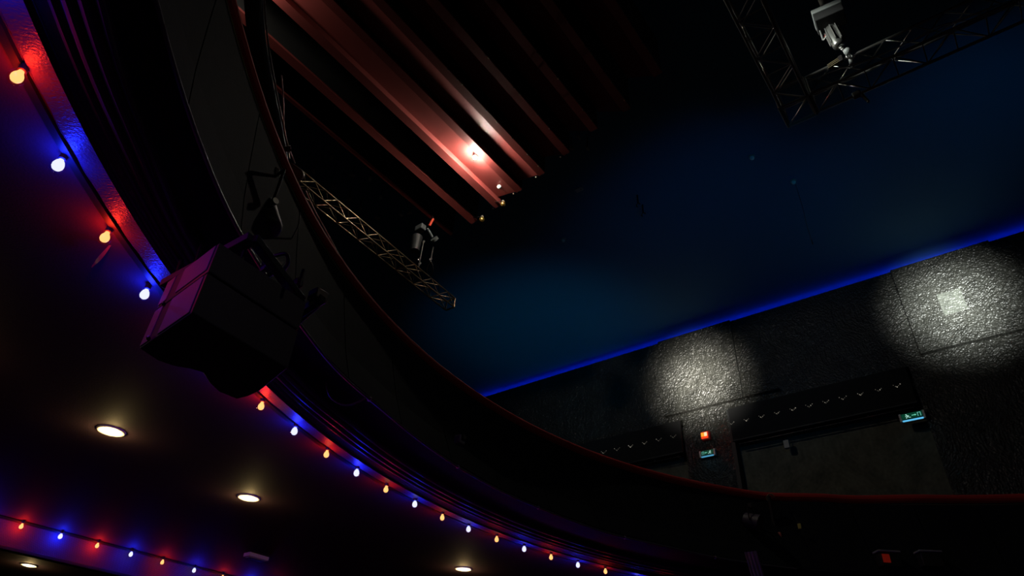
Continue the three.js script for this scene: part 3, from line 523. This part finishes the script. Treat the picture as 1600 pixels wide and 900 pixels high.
// ---------------------------------------------------------------- niches, signs and small fittings on the black wall
for (const [x0, x1, n, xa, xb, where] of [[-11.35, -7.05, 8, -10.5, -7.28, 'left'], [-5.6, -1.1, 11, -5.55, -1.4, 'right']]) {
  const o = thing('pelmet', `long black pelmet box across the top of the ${where} niche`, 'pelmet', V((x0 + x1) / 2, EYE + 8.0, ZW + 0.1));
  part('box', rbox(x1 - x0, 0.94, 0.1, 0.02, 0, 0.02, -0.04), M.blackFelt, o);
  part('bottom_trim', rbox(x1 - x0, 0.04, 0.06, 0.01, 0, -0.47, 0.0), M.black, o);
  const tr = thing('curtain_track', `dark curtain track below the pelmet of the ${where} niche`, 'rail', V((x0 + x1) / 2, EYE + 7.44, ZW + 0.04)); part('rail', rod(V(-(x1 - x0) / 2 + 0.15, 0, 0), V((x1 - x0) / 2 - 0.1, 0, 0), 0.02), M.bolt, tr);
  for (let k = 0; k < 6; k++) part('bracket', rbox(0.04, 0.12, 0.1, 0.008, -(x1 - x0) / 2 + 0.5 + k * 0.72, 0.05, -0.06), M.black, tr);
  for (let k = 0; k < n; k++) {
    const x = xa + (xb - xa) * k / (n - 1), h = thing('painted_glint', `tiny pale V of painted glints on the ${where} niche pelmet, ${ORD[k]} from the left`, 'painted glint', V(x, EYE + 8.03, ZW + 0.115), `fairy lights on the ${where} pelmet`);
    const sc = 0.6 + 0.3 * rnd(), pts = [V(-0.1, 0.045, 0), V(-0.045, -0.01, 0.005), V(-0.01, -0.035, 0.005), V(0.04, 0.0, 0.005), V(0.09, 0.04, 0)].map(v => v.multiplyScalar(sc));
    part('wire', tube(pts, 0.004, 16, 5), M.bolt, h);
    pts.forEach((p, j) => part('lamp', new THREE.SphereGeometry(0.009 + 0.005 * rnd(), 8, 6).translate(p.x, p.y, p.z), glow(lin(1, 0.92, 0.72), 0.05 + 0.28 * rnd()*rnd()), h));  // faintly glowing dots drawn in place of glints, no lamps
  }
}
{ const p = onZ(1228, 693, ZW + 0.05), o = thing('wall_box', 'small pale box on the panel below the right pelmet', 'box', p); part('body', rbox(0.14, 0.22, 0.1, 0.015, 0, 0, -0.07), M.greyPlastic, o); part('stem', rod(V(0, 0.1, -0.05), V(0, 0.26, -0.04), 0.015), M.bolt, o); }

function exitSign(q, z, label, w, h, bright, flip, k) {
  const p = onZ(q[0], q[1], z), o = thing('exit_sign', label, 'exit sign', p, 'lit green exit signs');
  part('housing', rbox(w, h, 0.09, 0.012, 0, 0, -0.05), M.black, o);
  part('wall_bracket', box(w * 0.6, h * 0.5, Math.max(0.03, z - ZW - 0.08), 0, 0, -0.09 - (z - ZW - 0.08) / 2), M.black, o); part('end_cap', rbox(0.05, h, 0.1, 0.01, -w / 2 + 0.01, 0, -0.045), M.white, o); part('end_cap', rbox(0.05, h, 0.1, 0.01, w / 2 - 0.01, 0, -0.045), M.white, o);
  const cv = document.createElement('canvas'); cv.width = 256; cv.height = 96; const c = cv.getContext('2d');
  c.fillStyle = '#02402c'; c.fillRect(0, 0, 256, 96);
  c.save(); if (flip) { c.translate(256, 0); c.scale(-1, 1); }
  c.fillStyle = '#8fe6dc'; c.fillRect(18, 14, 40, 70);                      // the doorway
  c.fillStyle = '#02402c'; c.fillRect(24, 20, 28, 64);
  c.fillStyle = '#7fe8c8'; c.fillRect(84, 42, 46, 12); c.beginPath(); c.moveTo(70, 48); c.lineTo(92, 30); c.lineTo(92, 66); c.fill();   // arrow
  c.strokeStyle = '#c8fff0'; c.lineWidth = 9; c.lineCap = 'round'; c.beginPath(); c.moveTo(188, 34); c.lineTo(178, 56); c.lineTo(196, 70); c.lineTo(200, 86); c.moveTo(178, 56); c.lineTo(164, 74); c.lineTo(148, 78); c.moveTo(186, 38); c.lineTo(166, 46); c.moveTo(188, 38); c.lineTo(206, 52); c.stroke();
  c.beginPath(); c.arc(194, 20, 9, 0, 7); c.fillStyle = '#c8fff0'; c.fill(); c.restore();
  const t = new THREE.CanvasTexture(cv); t.colorSpace = THREE.SRGBColorSpace;
  part('lit_face', new THREE.PlaneGeometry(w - 0.08, h - 0.07).translate(0, 0.02, 0.0), std({ color: 0x000000, emissive: 0xffffff, emissiveMap: t, emissiveIntensity: bright, roughness: 0.4 }), o);
  part('light_bar', rbox(w - 0.08, 0.035, 0.03, 0.008, 0, -h / 2 + 0.01, 0.0), glow(lin(0.12, 0.55, 0.9), bright * k), o);
  const l = new THREE.RectAreaLight(lin(0.1, 0.55, 0.8), 0.9 * bright, w - 0.1, 0.1); l.position.copy(p).add(V(0, -h / 2, 0.05)); l.lookAt(p.clone().add(V(0, -5, 0.6))); scene.add(l);
}
exitSign([1425, 650], ZW + 0.13, 'wide green exit sign with running figure at the right end of the right niche', 0.52, 0.2, 0.75, true, 1.2);
exitSign([1105, 708], ZW + 0.12, 'small green exit sign on the pier below the red indicator box', 0.43, 0.19, 0.65, false, 0.8);
{
  const p = onZ(1101, 680, ZW + 0.12), o = thing('indicator_light', 'small glowing red indicator box on the pier above the green exit sign', 'light fitting', p);
  part('housing', rbox(0.25, 0.26, 0.1, 0.02, 0.02, -0.01, -0.06), std({ color: lin(0.2, 0.01, 0.01), roughness: 0.4 }), o);
  part('lens', rbox(0.2, 0.19, 0.03, 0.01, -0.005, 0, 0.0), glow(lin(1, 0.05, 0.005), 0.9), o); part('window', box(0.08, 0.11, 0.01, -0.055, 0.02, 0.018), glow(lin(1, 0.38, 0.02), 1.0), o); part('window', box(0.08, 0.11, 0.01, 0.035, 0.02, 0.018), glow(lin(1, 0.72, 0.4), 1.1), o);
  const l = new THREE.PointLight(lin(1, 0.05, 0.01), 0.12, 0, 2); l.position.copy(p).add(V(0, 0, 0.06)); scene.add(l);
}
// ---------------------------------------------------------------- small things on the blue ceiling
[[[1175, 247], 'tiny round pale fitting on the dark blue ceiling, left below the right-hand truss corner'], [[880, 376], 'tiny round pale fitting on the blue ceiling right of the left hoist'], [[1240, 285], 'small pale fitting on the blue ceiling at the head of the thin wire']].forEach(([q, label]) => { const p = onY(q[0], q[1], 11.62), o = thing('ceiling_fitting', label, 'light fitting', p); part('dome', new THREE.SphereGeometry(0.05, 14, 10), M.white, o); part('base', new THREE.CylinderGeometry(0.07, 0.07, 0.04, 16).translate(0, 0.045, 0), M.greyPlastic, o); });
{ const p = onY(905, 298, 11.6), o = thing('ceiling_plate', 'small bluish rectangular plate on the dark ceiling past the beam ends', 'plate', p); part('plate', rbox(0.2, 0.04, 0.12, 0.01, 0, 0.04, 0), M.greyPlastic, o); part('screw', new THREE.CylinderGeometry(0.012, 0.012, 0.012, 8).translate(0.05, 0.016, 0), M.bolt, o); }
[[[997, 318], 'dark hook fitting hanging from the blue ceiling, left of its pair'], [[1005, 333], 'dark hook fitting hanging from the blue ceiling, right of its pair']].forEach(([q, label]) => { const p = onY(q[0], q[1], 11.4), o = thing('ceiling_hook', label, 'hook', p); part('stem', rod(V(0, 0, 0), V(0, CEIL - p.y, 0), 0.02), M.bolt, o); part('hook', new THREE.TorusGeometry(0.05, 0.014, 8, 16, 4.5).translate(0, -0.05, 0), M.brassAlu, o); });
{ const p = onY(1243, 288, 11.62), o = thing('hanging_wire', 'thin wire hanging from the blue ceiling in front of the black wall', 'wire', p); part('strand', tube([V(0, 0, 0), V(0.01, -0.7, 0), V(-0.01, -1.3, 0), V(0, -1.75, 0)], 0.006, 30, 6), M.cable, o); part('weight', new THREE.CylinderGeometry(0.012, 0.012, 0.12, 8).translate(0, -1.8, 0), M.bolt, o); }

// ---------------------------------------------------------------- things on the balcony front at the right
{
  const f = (x, y) => { let r = 7.7; for (let k = 0; k < 12; k++) { const p = onCyl(x, y, r), a = (Math.atan2(p.z - CZ, p.x - CX) * 180 / Math.PI + 360) % 360; r = 0.5 * r + 0.5 * (front(a, p.y) - 0.11); } return onCyl(x, y, r); };
  { const p = f(718, 688, RIN - 0.06), o = thing('bolt_box', 'small faceted box on the balcony front washed faint purple', 'box', p); o.rotation.y = R(5); part('body', rbox(0.09, 0.1, 0.1, 0.015), M.greyPlastic, o); part('cap', rbox(0.04, 0.06, 0.06, 0.01, 0.05, 0.02, 0), M.bolt, o); }
  { const p = f(1176, 815, 8.0), o = thing('stage_lantern', 'small dark purple stage lantern clamped on the far balcony front', 'stage light', p); part('housing', new THREE.CylinderGeometry(0.11, 0.13, 0.24, 18).rotateZ(1.2), M.greyPlastic.clone(), o).material.color = lin(0.05, 0.04, 0.05); part('yoke', [rod(V(0, -0.02, 0.14), V(0, 0.2, 0.14), 0.01), rod(V(0, -0.02, -0.14), V(0, 0.2, -0.14), 0.01), rod(V(0, 0.2, 0.14), V(0, 0.2, -0.14), 0.01)], M.bolt, o); part('clamp', rbox(0.06, 0.08, 0.05, 0.01, 0, 0.24, 0), M.bolt, o); }
  { const a = f(1204, 790, 8.05), b = f(1208, 880, 8.05), o = thing('scaffold_pole', 'upright dark pole fixed to the far balcony front', 'pole', a); part('tube', rod(V(0, 0.15, 0), V(0, -1.15, 0), 0.03, 12), M.bolt, o); part('rail_hook', new THREE.TorusGeometry(0.06, 0.012, 8, 16, 4).translate(0.02, 0.12, 0), M.brassAlu, o); const c = part('collar', rbox(0.08, 0.12, 0.08, 0.012, 0.06, -0.5, 0.02), M.redStrap.clone(), o); c.material.color = lin(0.3, 0.06, 0.03); }
  { const p = f(1249, 822, 8.05), o = thing('cable_tag', 'tiny yellow tag hanging on the far balcony front', 'tag', p); part('tag', rbox(0.05, 0.08, 0.012, 0.004), std({ color: lin(0.4, 0.36, 0.05), roughness: 0.5 }), o); part('string', rod(V(0, 0.03, 0), V(-0.04, 0.18, 0), 0.004, 5), M.cable, o); }
  [[1390, 875, 'dark wall box with a small red lit window on the far balcony front', true], [1455, 875, 'unlit dark wall box to the right of the red lit one', false]].forEach(([x, y, label, lit]) => {
    const p = f(x, y, 8.08), o = thing('wall_box', label, 'box', p); o.lookAt(CX, p.y, CZ);
    part('body', rbox(0.3, 0.2, 0.14, 0.015, 0, 0, -0.03), std({ color: lin(0.012, 0.011, 0.01), roughness: 0.5 }), o); part('lid', rbox(0.34, 0.03, 0.18, 0.01, 0, 0.115, -0.03), M.greyPlastic, o);
    if (lit) part('red_window', rbox(0.11, 0.12, 0.02, 0.006, -0.07, 0.01, 0.045), glow(lin(0.5, 0.02, 0.006), 0.12), o);
  });
  { const p = f(1170, 888, 8.05), o = thing('draped_cloth', 'narrow strip of draped cloth catching purple light at the bottom', 'cloth', p); const pos = [], idx = []; const N = 12, K = 8; for (let j = 0; j <= K; j++) for (let i = 0; i <= N; i++) pos.push(-0.03 + 0.18 * i / N + 0.1 * j / K, 0.22 - 0.7 * j / K, 0.02 * Math.sin(i * 1.9) * (0.4 + j / K)); for (let j = 0; j < K; j++) for (let i = 0; i < N; i++) { const k = j * (N + 1) + i; idx.push(k, k + N + 1, k + 1, k + 1, k + N + 1, k + N + 2); } const g = new THREE.BufferGeometry(); g.setAttribute('position', new THREE.Float32BufferAttribute(pos, 3)); g.setIndex(idx); g.computeVertexNormals(); part('cloth', g, std({ color: lin(0.06, 0.04, 0.06), roughness: 0.8, side: THREE.DoubleSide }), o); }
}
renderer.render(scene, camera);
